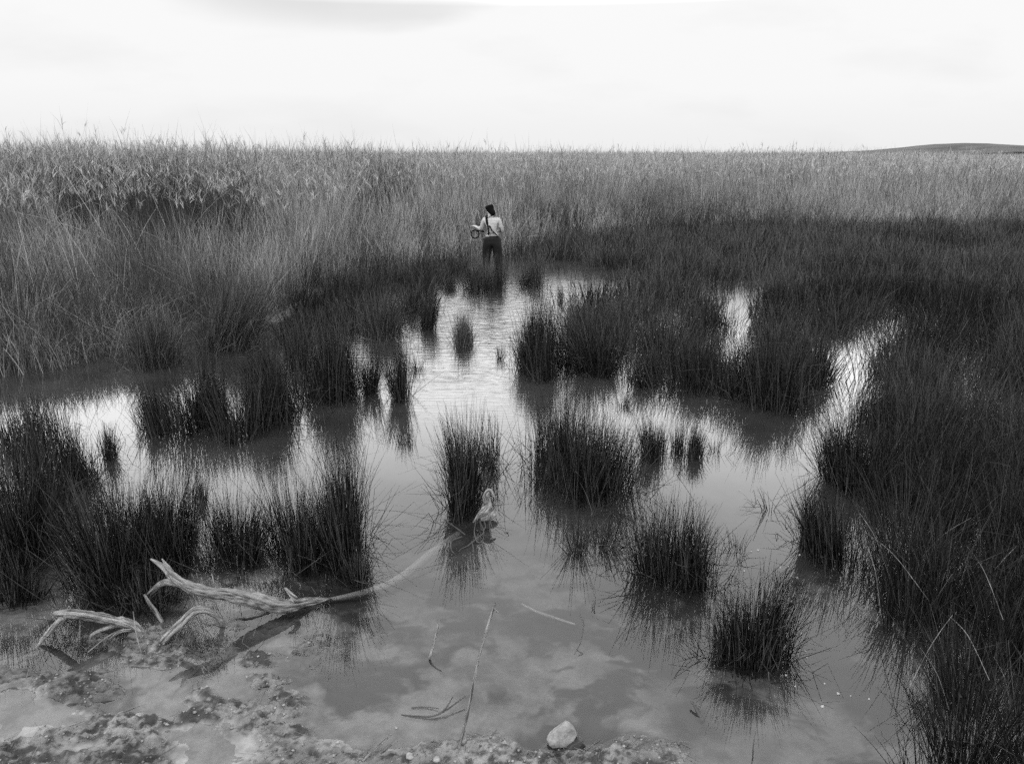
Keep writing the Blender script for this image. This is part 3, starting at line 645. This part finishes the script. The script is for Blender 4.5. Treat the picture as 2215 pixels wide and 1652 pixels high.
# sticks
ST = 'thin sticks standing in the shallows'
def stick(label, parts, org, name='stick', mat=None, group=ST, sides=8):
    T = Tube()
    for i, (pp, rr_) in enumerate(parts): T.add([W(*p) for p in pp], rr_, seed=50+i+len(label), sides=sides, rough=.09, sub=5)
    o = T.obj(name, mat or M_STICK, origin=W(*org)); tag(o, label, 'stick', group); return o
stick('tall thin stick standing in mud near the bottom centre, tiny hook at its tip', [([(991, 1622, .0), (1005, 1570, .08), (1022, 1490, .19), (1034, 1430, .27), (1050, 1370, .34), (1066, 1320, .39), (1073, 1302, .41)], [.008, .008, .0065, .006, .0065, .0055, .004]),
      ([(1068, 1314, .40), (1074, 1320, .39), (1078, 1325, .38)], [.004, .004, .003])], (991, 1622))
stick('short bent stick poking from the water left of the tall one', [([(928, 1430, -.03), (930, 1420, .015), (936, 1400, .06), (944, 1368, .12), (951, 1340, .17)], [.006, .006, .005, .005, .0045])], (930, 1425))
stick('dark forked twig lying on the bed at the foot of the tall stick', [([(868, 1545, .0), (900, 1548, .005), (935, 1548, .01), (965, 1535, .02), (1006, 1505, .04)], [.003, .004, .0045, .004, .003]),
      ([(948, 1545, .01), (965, 1530, .03), (980, 1505, .05)], [.004, .004, .002]), ([(950, 1532, .01), (920, 1528, .005), (890, 1530, .004)], [.002, .003, .003])], (930, 1545), 'twig', M_TWIG)
stick('straight pale stick lying under water right of the tall stick', [([(1128, 1306, -.02), (1160, 1322, -.03), (1200, 1336, -.03), (1244, 1350, -.035)], [.007, .009, .009, .006])], (1185, 1330), mat=M_WOODS, group='sunken sticks')
stick('thin bent stem curving out of the water right of the sunken stick', [([(1242, 1415, -.02), (1255, 1390, .03), (1262, 1350, .10), (1254, 1328, .14)], [.003]*4)], (1250, 1410), mat=M_TWIG, sides=6)
stick('pale straw lying across the muddy ridge near the bottom edge', [([(784, 1646, .02), (815, 1616, .03), (846, 1588, .03)], [.005, .006, .004])], (815, 1616), mat=M_WOODP, group='sticks on the mud')
stick('thin pale stalk crossing the prongs of the bleached branch', [([(190, 1410, .01), (235, 1375, .06), (268, 1358, .10)], [.004, .004, .003])], (190, 1410), mat=M_WOODP, group='dry stalks by the branch', sides=6)
stick('upright pale stalk between the prongs of the bleached branch', [([(308, 1418, .0), (296, 1375, .08), (288, 1322, .17)], [.0035, .0035, .002])], (308, 1418), mat=M_WOODP, group='dry stalks by the branch', sides=6)
stick('thin upright stalk at the far left of the bleached branch', [([(172, 1392, .0), (173, 1350, .09), (172, 1300, .18)], [.003, .003, .002])], (172, 1392), mat=M_WOODP, group='dry stalks by the branch', sides=6)
stick('lone thin stem standing in water near the bottom right', [([(1628, 1645, -.02), (1629, 1620, .04), (1632, 1590, .09)], [.003, .003, .002])], (1628, 1645), mat=M_TWIG, sides=6)
stick('tiny dark stem cluster standing in the water above the sunken stick', [([(1285, 1318, 0.), (1286, 1305, .03), (1288, 1290, .06)], [.004, .005, .002]), ([(1282, 1318, 0.), (1280, 1306, .03)], [.003, .002])], (1285, 1318), mat=M_TWIG, sides=6)
stick('dark waterlogged stub with a forked top in the murky patch at the lower right', [([(1520, 1560, -.02), (1508, 1535, .015), (1495, 1515, .03)], [.012, .009, .005]), ([(1508, 1535, .01), (1516, 1522, .03)], [.006, .003])], (1510, 1545), mat=M_TWIG)
# long dry stalks over the near rush bed
DS = [((1870, 1150), (2010, 1300), .45), ((1905, 1330), (1880, 1190), .35), ((2050, 1330), (2140, 1470), .5), ((1960, 1500), (2060, 1330), .4), ((2060, 1560), (1990, 1400), .45), ((2110, 1300), (2200, 1180), .4),
      ((1980, 1220), (2100, 1120), .5), ((2090, 1180), (2170, 1340), .55), ((2190, 1560), (2150, 1420), .45), ((2030, 1290), (2050, 1230), .5), ((1925, 1250), (1860, 1110), .35)]
DL = ['leftmost long pale stalk slanting down over the near rush bed', 'pale stalk leaning left at the edge of the near rush bed', 'long pale stalk slanting right over the middle of the near rush bed', 'pale stalk rising right over the lower part of the near rush bed',
      'pale stalk leaning left near the bottom of the right rush bed', 'pale stalk reaching the right edge of the picture', 'pale stalk rising right across the upper part of the near rush bed', 'steep pale stalk near the right edge over the rushes',
      'pale stalk in the bottom right corner', 'short pale stalk in the middle of the near rush bed', 'thin pale stalk beside the spiky jutting clump']
for (a, b, zt), lb in zip(DS, DL):
    p0, p1 = W(*a, .10), W(*b, zt); mid = (p0+p1)/2+np.array([.0, 0, .05])
    T = Tube(); T.add([p0, mid, p1], [.0022, .0018, .001], seed=3, sides=6, sub=6, rough=.05)
    tag(T.obj('dry_stalk', M_WOODP, origin=p0), lb, 'stalk', 'dry stalks over the near rush bed')

# ------------------------------------------------------------------ stones
def stone(u, v, size, label, mat, seed, zc=.0, group=None, cuts=11, squash=.75):
    import bmesh
    bm = bmesh.new(); bmesh.ops.create_icosphere(bm, subdivisions=4, radius=1)
    r = random.Random(seed); pl = []
    for i in range(cuts):
        d = Vector((r.gauss(0, 1), r.gauss(0, 1), r.gauss(0, 1))).normalized(); pl.append((d, r.uniform(.50, .80)))
    for vtx in bm.verts:
        c = vtx.co.copy()
        for d, h in pl:
            k = c.dot(d)
            if k > h: c -= d*(k-h)*.93
        c *= 1+.05*(fbm(np.array(c.x*5.+seed), np.array(c.y*5.+c.z*4.), 3, seed)-.5)
        vtx.co = Vector((c.x*size[0], c.y*size[1], c.z*size[2]))
    me = bpy.data.meshes.new('stone'); bm.to_mesh(me); bm.free(); me.materials.append(mat)
    o = bpy.data.objects.new('stone', me); C.objects.link(o); p = W(u, v); o.location = (p[0], p[1], zc)
    return tag(o, label, 'stone', group)
ms = MT('pale limestone', .8, .25); ms.col(ms.rng(ms.noise(24, 6, .65), .32, .68, .10, .28)); ms.bump(ms.noise(50, 5, .7), .5, .006)
mdk = MT('dark shade stone', .35, .3); mdk.col(.03); mdk.bump(mdk.noise(50, 5, .7), .5, .006)
mp = MT('white pebble', .7, .3); mp.col(mp.rng(mp.noise(60, 4, .6), .35, .65, .14, .26)); mp.bump(mp.noise(90, 3, .7), .3, .003)
stone(1212, 1604, (.080, .070, .088), 'angular pale stone with a dark foot near the bottom edge', ms.m, 4, .025, 'stones')
stone(1246, 1612, (.058, .046, .036), 'small dark shade stone placed as the shaded right side of the angular pale stone', mdk.m, 9, .005, 'stones')  # dark stone added to give the pale stone its shaded right side
stone(886, 1644, (.022, .020, .018), 'small rounded white pebble on the muddy ridge at the bottom edge', mp.m, 12, .022, 'stones', cuts=5)
stone(300, 2690/1.7336, (.016, .014, .011), 'bright little pebble among the dark mud crusts at the lower left', mp.m, 15, .014, 'stones', cuts=5)
stone(945, 1648, (.020, .018, .014), 'dull pebble beside the foot of the tall stick', ms.m, 17, .018, 'stones', cuts=7)
stone(857, 2728/1.7336, (.007, .007, .006), 'tiny white pebble in the shallows above the muddy ridge', mp.m, 19, .0, 'stones', cuts=4)

# pebbles and crumbs strewn on the crust: uncountable
a = Acc(); k = 5200
x = U(-2.6, .95, k); y = U(2.7, 4.0, k); zz, cr, ri = bed(x, y); keep = ((cr > .3)|(ri > .4))&(zz > -.004)&(rng.random(k) < .9); x, y, zz = x[keep], y[keep], zz[keep]; k = len(x)
oct_ = np.array([[1, 0, 0], [0, 1, 0], [-1, 0, 0], [0, -1, 0], [0, 0, 1], [0, 0, -1.]]); sc = (U(.35, 1, k)**3*.011+.0015)
Vp = oct_[None]*sc[:, None, None]*rng.uniform(.5, 1.2, (k, 6, 1)); Vp[:, :, 2] *= .7; ang = U(0, 6.28, k); ca, sa = np.cos(ang)[:, None], np.sin(ang)[:, None]
Vx = Vp[:, :, 0]*ca-Vp[:, :, 1]*sa; Vy = Vp[:, :, 0]*sa+Vp[:, :, 1]*ca
Vp = np.stack([Vx+x[:, None], Vy+y[:, None], Vp[:, :, 2]+zz[:, None]+sc[:, None]*.3], -1).reshape(-1, 3)
tri = np.array([[0, 1, 4], [1, 2, 4], [2, 3, 4], [3, 0, 4], [1, 0, 5], [2, 1, 5], [3, 2, 5], [0, 3, 5]])
Tr = (np.arange(k)[:, None, None]*6+tri[None]).reshape(-1, 3)
mcr = MT('mud crumbs', .8, .2); mcr.col(mcr.rng(mcr.attr('tone'), 0, 1, .07, .24))
tag(mesh_obj('mud_crumbs', Vp, np.zeros((0, 4)), mcr.m, T=Tr, attrs={'tone': np.repeat(rng.random(k)**1.5, 6)}), 'crumbs and small bits strewn over the muddy shore', 'mud crumbs', kind='stuff')
# short dead stubble growing on the crusts
a = Acc(); k = 2600; x = U(-2.6, .9, k); y = U(2.75, 4.1, k); zz, cr, ri = bed(x, y); keep = ((cr > .4)|(ri > .5)); x, y, zz = x[keep], y[keep], zz[keep]; k = len(x)
a.add(skin(paths(np.stack([x, y, zz-.003], 1), U(.008, .035, k), U(0, 6.28, k), U(.3, 1.3, k), U(-.3, .8, k), 2), U(.0012, .003, k), 2, .2, U(0, 1, k)))
for (u, v, ru, rv, cnt, hh) in ((430, 1395, 75, 22, 700, .07), (200, 1395, 110, 14, 420, .06), (460, 1440, 40, 22, 260, .05), (390, 1385, 30, 16, 240, .07)):
    c = at(u, v); rx = abs(at(u+ru, v)[0]-c[0]); ry = abs(at(u, v-rv)[1]-c[1]); x = c[0]+rng.normal(0, .5, cnt)*rx; y = c[1]+rng.normal(0, .5, cnt)*ry
    a.add(skin(paths(np.stack([x, y, 0*x-.005], 1), hh*U(.3, 1.4, cnt), U(0, 6.28, cnt), U(.1, 1.2, cnt), U(-.3, 1.2, cnt), 3), U(.0015, .0035, cnt), 2, .2, U(0, 1.2, cnt)**2))
k = 700; x = U(-2.6, .9, k); y = U(2.75, 4.0, k); zz, cr, ri = bed(x, y); keep = (zz > -.01)&((cr > .2)|(ri > .3)); x, y, zz = x[keep], y[keep], zz[keep]; k = len(x)
a.add(skin(paths(np.stack([x, y, zz+.006], 1), U(.03, .13, k), U(0, 6.28, k), U(1.2, 1.6, k), U(-.2, .3, k), 2), U(.0015, .004, k), 3, .3, U(0, 1.6, k)))
tag(a.obj('dead_stubble', M_GRASS), 'fine dead stubble and straw on the mud around the driftwood', 'stubble', kind='stuff')

# ------------------------------------------------------------------ floating flecks
mf = MT('floating petals', .6, .3); mf.col(.26)
FL = [(1245, 3, 0), ]
flecks = [(1413, 1501, 8), (1350, 1501, 0)]
spots = [(1813, 1500, 6, 'largest white fleck drifting off the right rush bed'), (1779, 1528, 8, 'flat pale patch of foam nearest the bottom of the drifting flecks'), (1745, 1422, 4, 'white fleck at the right side of the nearest compact clump'),
         (1742, 1408, 5, 'pair-topping white fleck right of the nearest compact clump'), (1735, 1370, 4, 'white fleck level with the top right of the nearest compact clump'), (1700, 1460, 4, 'white fleck at the lower right foot of the nearest compact clump'),
         (1720, 1484, 4, 'white fleck just below the nearest compact clump'), (1784, 1478, 4, 'white fleck above the largest one'), (1840, 1505, 3, 'tiny fleck right of the largest one'), (1880, 1512, 4, 'rightmost white fleck of the trail'),
         (1730, 1200, 4, 'white fleck by the stout stems left of the jutting clump'), (1610, 1235, 5, 'white fleck behind the nearest compact clump'), (1640, 1190, 6, 'white fleck among the low crossed stems'), (1625, 1193, 4, 'fleck left of the one among the low crossed stems'),
         (1688, 1228, 4, 'white fleck in open water between compact and jutting clumps'), (1705, 1225, 3, 'small fleck right of the one in open water'), (1725, 1250, 5, 'white fleck below the stout stems'), (1660, 1120, 3, 'tiny fleck among the lone looping stems'),
         (1700, 1070, 3, 'tiny fleck on the bright water at the right'), (1600, 1060, 3, 'tiny fleck on the bright water right of the small pair'), (1690, 1015, 3, 'farthest tiny fleck near the dark bank'), (1712, 1300, 4, 'white fleck above right of the compact clump')]
for i, (u, v, s_, lb) in enumerate(spots):
    rr0 = s_/F*np.linalg.norm(W(u, v)-np.array([0, 0, CAMH]))*.55; n_ = 9; an = np.arange(n_)/n_*6.283; ra_ = rr0*U(.55, 1.1, n_)
    bot = np.stack([np.cos(an)*ra_, np.sin(an)*ra_, 0*an-.001], 1); top = np.stack([np.cos(an)*ra_*.8, np.sin(an)*ra_*.8, .25*rr0+.003+.1*rr0*rng.random(n_)], 1)
    V = np.concatenate([bot, top, [[0, 0, .3*rr0+.004]]]); j = (np.arange(n_)+1) % n_; i_ = np.arange(n_)
    o = mesh_obj('floating_petal', V, np.stack([i_, j, j+n_, i_+n_], 1), mf.m, T=np.stack([i_+n_, j+n_, 0*i_+2*n_], 1)); o.location = tuple(W(u, v)); tag(o, lb, 'petal', 'white flecks drifting on the water')

# ------------------------------------------------------------------ person wading with a net
def skinned(name, chains, mat, parent=None, sub=2, root=0, origin=None):
    "chains share joints by name: joints {name: (co, (rx, ry))}, edges"
    J, E = chains; names = list(J); me = bpy.data.meshes.new(name)
    me.from_pydata([J[n_][0] for n_ in names], [(names.index(a), names.index(b)) for a, b in E], [])
    o = bpy.data.objects.new(name, me); C.objects.link(o); md = o.modifiers.new('skin', 'SKIN'); md.use_smooth_shade = True; md.branch_smoothing = .3
    ly = me.skin_vertices[0] if me.skin_vertices else None
    if ly is None:
        bpy.context.view_layer.objects.active = o; bpy.ops.mesh.customdata_skin_add(); ly = me.skin_vertices[0]
    for i, n_ in enumerate(names):
        ly.data[i].radius = J[n_][1]; ly.data[i].use_root = (i == root)
    s2 = o.modifiers.new('sub', 'SUBSURF'); s2.levels = sub; s2.render_levels = sub
    me.materials.append(mat)
    if parent is not None: o.parent = parent
    return o
def plain(name, v, rough=.7, spec=.3, ns=0):
    m = MT(name, rough, spec)
    if ns: m.col(m.rng(m.noise(ns, 4, .6), .3, .7, v*.75, v*1.2))
    else: m.col(v)
    return m.m
M_SKIN = plain('skin', .34, .5); M_HAIR = plain('dark hair', .004, .9, .05, 30); M_WADER = plain('rubber waders', .010, .7, .12, 8); M_STRAP = plain('black strap', .004, .8, .05)
shm = MT('striped pale shirt', .85, .1); zc_ = shm.n('ShaderNodeTexCoord'); sz = shm.n('ShaderNodeSeparateXYZ'); shm.l(zc_.outputs['Object'], sz.inputs[0])
st_ = shm.math('SINE', shm.math('MULTIPLY', sz.outputs[2], 190)); shm.col(shm.math('MULTIPLY', shm.rng(st_, .2, .9, .36, .22), shm.rng(shm.noise(12, 3), .3, .7, .85, 1.1))); M_SHIRT = shm.m
pp = W(1066, 589)
Jb = {'pelvis': ((0, .02, .84), (0.146, 0.112)), 'belly': ((-.01, .02, .98), (0.129, 0.095)), 'chest': ((-.02, .02, 1.14), (0.157, 0.106)), 'collar': ((-.03, .04, 1.27), (0.101, 0.067)), 'neck': ((-.045, .06, 1.34), (0.050, 0.054)),
      'skull0': ((-.06, .085, 1.41), (0.069, 0.078)), 'skull1': ((-.075, .10, 1.49), (0.081, 0.095)), 'skull2': ((-.08, .105, 1.545), (0.056, 0.067)),
      'shL': ((-.19, .03, 1.24), (0.058, 0.058)), 'elL': ((-.245, .09, .99), (0.045, 0.045)), 'wrL': ((-.37, .24, 1.02), (0.028, 0.031)), 'hdL': ((-.43, .29, 1.05), (0.05, 0.04)),
      'shR': ((.145, .03, 1.23), (0.058, 0.058)), 'elR': ((.20, .02, .97), (0.045, 0.045)), 'wrR': ((.16, .24, .93), (0.029, 0.031)), 'hdR': ((.12, .31, .94), (0.039, 0.025)),
      'hipL': ((-.10, .02, .76), (0.095, 0.101)), 'knL': ((-.15, .08, .42), (0.067, 0.067)), 'anL': ((-.17, .06, .02), (0.050, 0.050)), 'toL': ((-.18, .22, -.04), (0.045, 0.034)),
      'hipR': ((.085, .01, .76), (0.095, 0.101)), 'knR': ((.12, .03, .40), (0.067, 0.067)), 'anR': ((.135, -.04, .02), (0.050, 0.050)), 'toR': ((.15, .10, -.05), (0.045, 0.034))}
Eb = [('pelvis', 'belly'), ('belly', 'chest'), ('chest', 'collar'), ('collar', 'neck'), ('neck', 'skull0'), ('skull0', 'skull1'), ('skull1', 'skull2'), ('chest', 'shL'), ('shL', 'elL'), ('elL', 'wrL'), ('wrL', 'hdL'),
      ('chest', 'shR'), ('shR', 'elR'), ('elR', 'wrR'), ('wrR', 'hdR'), ('pelvis', 'hipL'), ('hipL', 'knL'), ('knL', 'anL'), ('anL', 'toL'), ('pelvis', 'hipR'), ('hipR', 'knR'), ('knR', 'anR'), ('anR', 'toR')]
fl = [(-.020, .030), (-.008, .036), (.005, .034), (.017, .028)]
for sfx, hd, dr in (('L', np.array([-.43, .29, 1.05]), np.array([-.75, .5, .1])), ('R', np.array([.12, .31, .94]), np.array([-.3, .9, -.1]))):
    dr = dr/np.linalg.norm(dr); sdv = np.cross(dr, [0, 0, 1]); sdv /= np.linalg.norm(sdv); dn = np.array([0, 0, -1.])
    for i, (o_, ln) in enumerate(fl):
        a_ = hd+dr*.03+sdv*o_*1.1; b_ = a_+dr*ln; c_ = b_+dr*ln*.4+dn*ln*.8
        Jb[f'f{i}a{sfx}'] = (tuple(a_), (.009, .009)); Jb[f'f{i}b{sfx}'] = (tuple(b_), (.008, .008)); Jb[f'f{i}c{sfx}'] = (tuple(c_), (.006, .006))
        Eb += [('hd'+sfx, f'f{i}a{sfx}'), (f'f{i}a{sfx}', f'f{i}b{sfx}'), (f'f{i}b{sfx}', f'f{i}c{sfx}')]
    a_ = hd+sdv*-.032+dr*.0; b_ = a_+dr*.03+dn*.02
    Jb['ta'+sfx] = (tuple(a_), (.010, .010)); Jb['tb'+sfx] = (tuple(b_), (.008, .008)); Eb += [('hd'+sfx, 'ta'+sfx), ('ta'+sfx, 'tb'+sfx)]
Jb['nose'] = ((-.10, .185, 1.46), (.010, .012)); Jb['chin'] = ((-.085, .155, 1.395), (.03, .02)); Eb += [('skull1', 'nose'), ('skull0', 'chin')]
body = skinned('person', (Jb, Eb), M_SKIN)
body.location = (pp[0], pp[1], 0); tag(body, 'person seen from behind wading in dark waders and a pale striped shirt, holding a net', 'person')
shirtJ = {'w': ((0, .02, .86), (0.168, 0.133)), 'b': ((-.01, .02, .99), (0.157, 0.116)), 'c': ((-.02, .02, 1.13), (0.186, 0.130)), 't': ((-.03, .035, 1.25), (0.133, 0.093)), 'n': ((-.04, .05, 1.305), (0.070, 0.064)),
          'l': ((-.195, .03, 1.225), (0.077, 0.077)), 'le': ((-.25, .085, .99), (0.064, 0.064)), 'lw': ((-.352, .22, 1.015), (0.044, 0.044)), 'r': ((.15, .03, 1.215), (0.077, 0.077)), 're': ((.205, .02, .97), (0.064, 0.064)), 'rw': ((.165, .21, .935), (0.044, 0.044))}
skinned('shirt', (shirtJ, [('w', 'b'), ('b', 'c'), ('c', 't'), ('t', 'n'), ('c', 'l'), ('l', 'le'), ('le', 'lw'), ('c', 'r'), ('r', 're'), ('re', 'rw')]), M_SHIRT, body)
wadJ = {'p': ((-.01, .02, .80), (0.242, 0.175)), 't': ((-.01, .015, .90), (0.222, 0.162)), 'l': ((-.10, .02, .68), (0.155, 0.150)), 'lk': ((-.15, .08, .42), (0.114, 0.110)), 'lc': ((-.165, .07, .22), (0.100, 0.103)), 'la': ((-.17, .06, .0), (0.081, 0.078)), 'lt': ((-.18, .24, -.06), (0.067, 0.052)),
        'r': ((.09, .01, .68), (0.155, 0.150)), 'rk': ((.12, .03, .40), (0.121, 0.117)), 'rc': ((.13, -.02, .22), (0.105, 0.103)), 'ra': ((.135, -.04, .0), (0.083, 0.080)), 'rt': ((.15, .13, -.06), (0.067, 0.052))}
skinned('waders', (wadJ, [('p', 't'), ('p', 'l'), ('l', 'lk'), ('lk', 'lc'), ('lc', 'la'), ('la', 'lt'), ('p', 'r'), ('r', 'rk'), ('rk', 'rc'), ('rc', 'ra'), ('ra', 'rt')]), M_WADER, body)
hairJ = {'a': ((-.085, .065, 1.555), (0.077, 0.091)), 'b': ((-.07, .06, 1.50), (0.123, 0.119)), 'c': ((-.045, .035, 1.43), (0.105, 0.084)), 'd': ((.01, -.03, 1.375), (0.070, 0.070)), 'e': ((.045, -.05, 1.32), (0.049, 0.056))}
skinned('hair', (hairJ, [('a', 'b'), ('b', 'c'), ('c', 'd'), ('d', 'e')]), M_HAIR, body)
def strap(name, pts, r, parent, mat, flat=.5):
    T = Tube(); T.add(pts, [r]*len(pts), sides=8, sub=8, rough=.02, seed=2, flat=flat); return T.obj(name, mat, parent)
strap('suspender', [(-.14, .09, 1.30), (-.135, -.03, 1.27), (-.12, -.105, 1.15), (-.10, -.12, 1.02), (-.09, -.13, .88)], .030, body, M_STRAP)
strap('suspender', [(-.085, -.12, 1.09), (-.05, -.13, 1.07), (-.02, -.13, 1.0), (.05, -.13, .93), (.12, -.12, .86)], .025, body, M_STRAP)
strap('suspender', [(.17, -.06, 1.05), (.18, -.09, .95), (.15, -.115, .86), (.09, -.13, .85)], .010, body, M_STRAP)
T = Tube(); T.add([(-.10, -.14, .93), (-.085, -.15, .90)], [.03, .025], sides=10, sub=3, rough=.02); T.obj('buckle', M_STRAP, body)
for s_ in (-1, 1):
    T = Tube(); T.add([(-.075+s_*.078, .09, 1.46), (-.075+s_*.083, .088, 1.48)], [.012, .010], sides=8, sub=3, rough=.02, flat=1.3); T.obj('ear', M_SKIN, body)
# net in the left hand
no = (pp[0]-.42, pp[1]+.27, .86); net = thing('dip_net', 'small black hoop net held by the wading person', 'net', no)
an = np.linspace(0, 2*math.pi, 17); T = Tube(); T.add([(.095*math.cos(a), .03*math.sin(a)*0, .095*math.sin(a)) for a in an], [.013]*17, sides=8, sub=3, rough=.02); T.obj('hoop', M_STRAP, net)
T = Tube(); T.add([(.06, 0, .09), (.12, -.02, .085), (.22, -.06, .06)], [.016, .018, .020], sides=8, sub=4, rough=.02); T.obj('handle', M_STRAP, net)
V = []; nn, mm = 20, 6
for j in range(mm+1):
    f_ = j/mm
    for i in range(nn): V.append((.09*(1-.5*f_**2)*math.cos(i/nn*6.2832), .16*f_, .09*(1-.5*f_**2)*math.sin(i/nn*6.2832)-.05*f_*f_))
V = np.array(V); Qn = [(j*nn+i, j*nn+(i+1) % nn, (j+1)*nn+(i+1) % nn, (j+1)*nn+i) for j in range(mm) for i in range(nn)]
bag = mesh_obj('net_bag', V, Qn, plain('net mesh', .08), net); wf = bag.modifiers.new('wire', 'WIREFRAME'); wf.thickness = .003
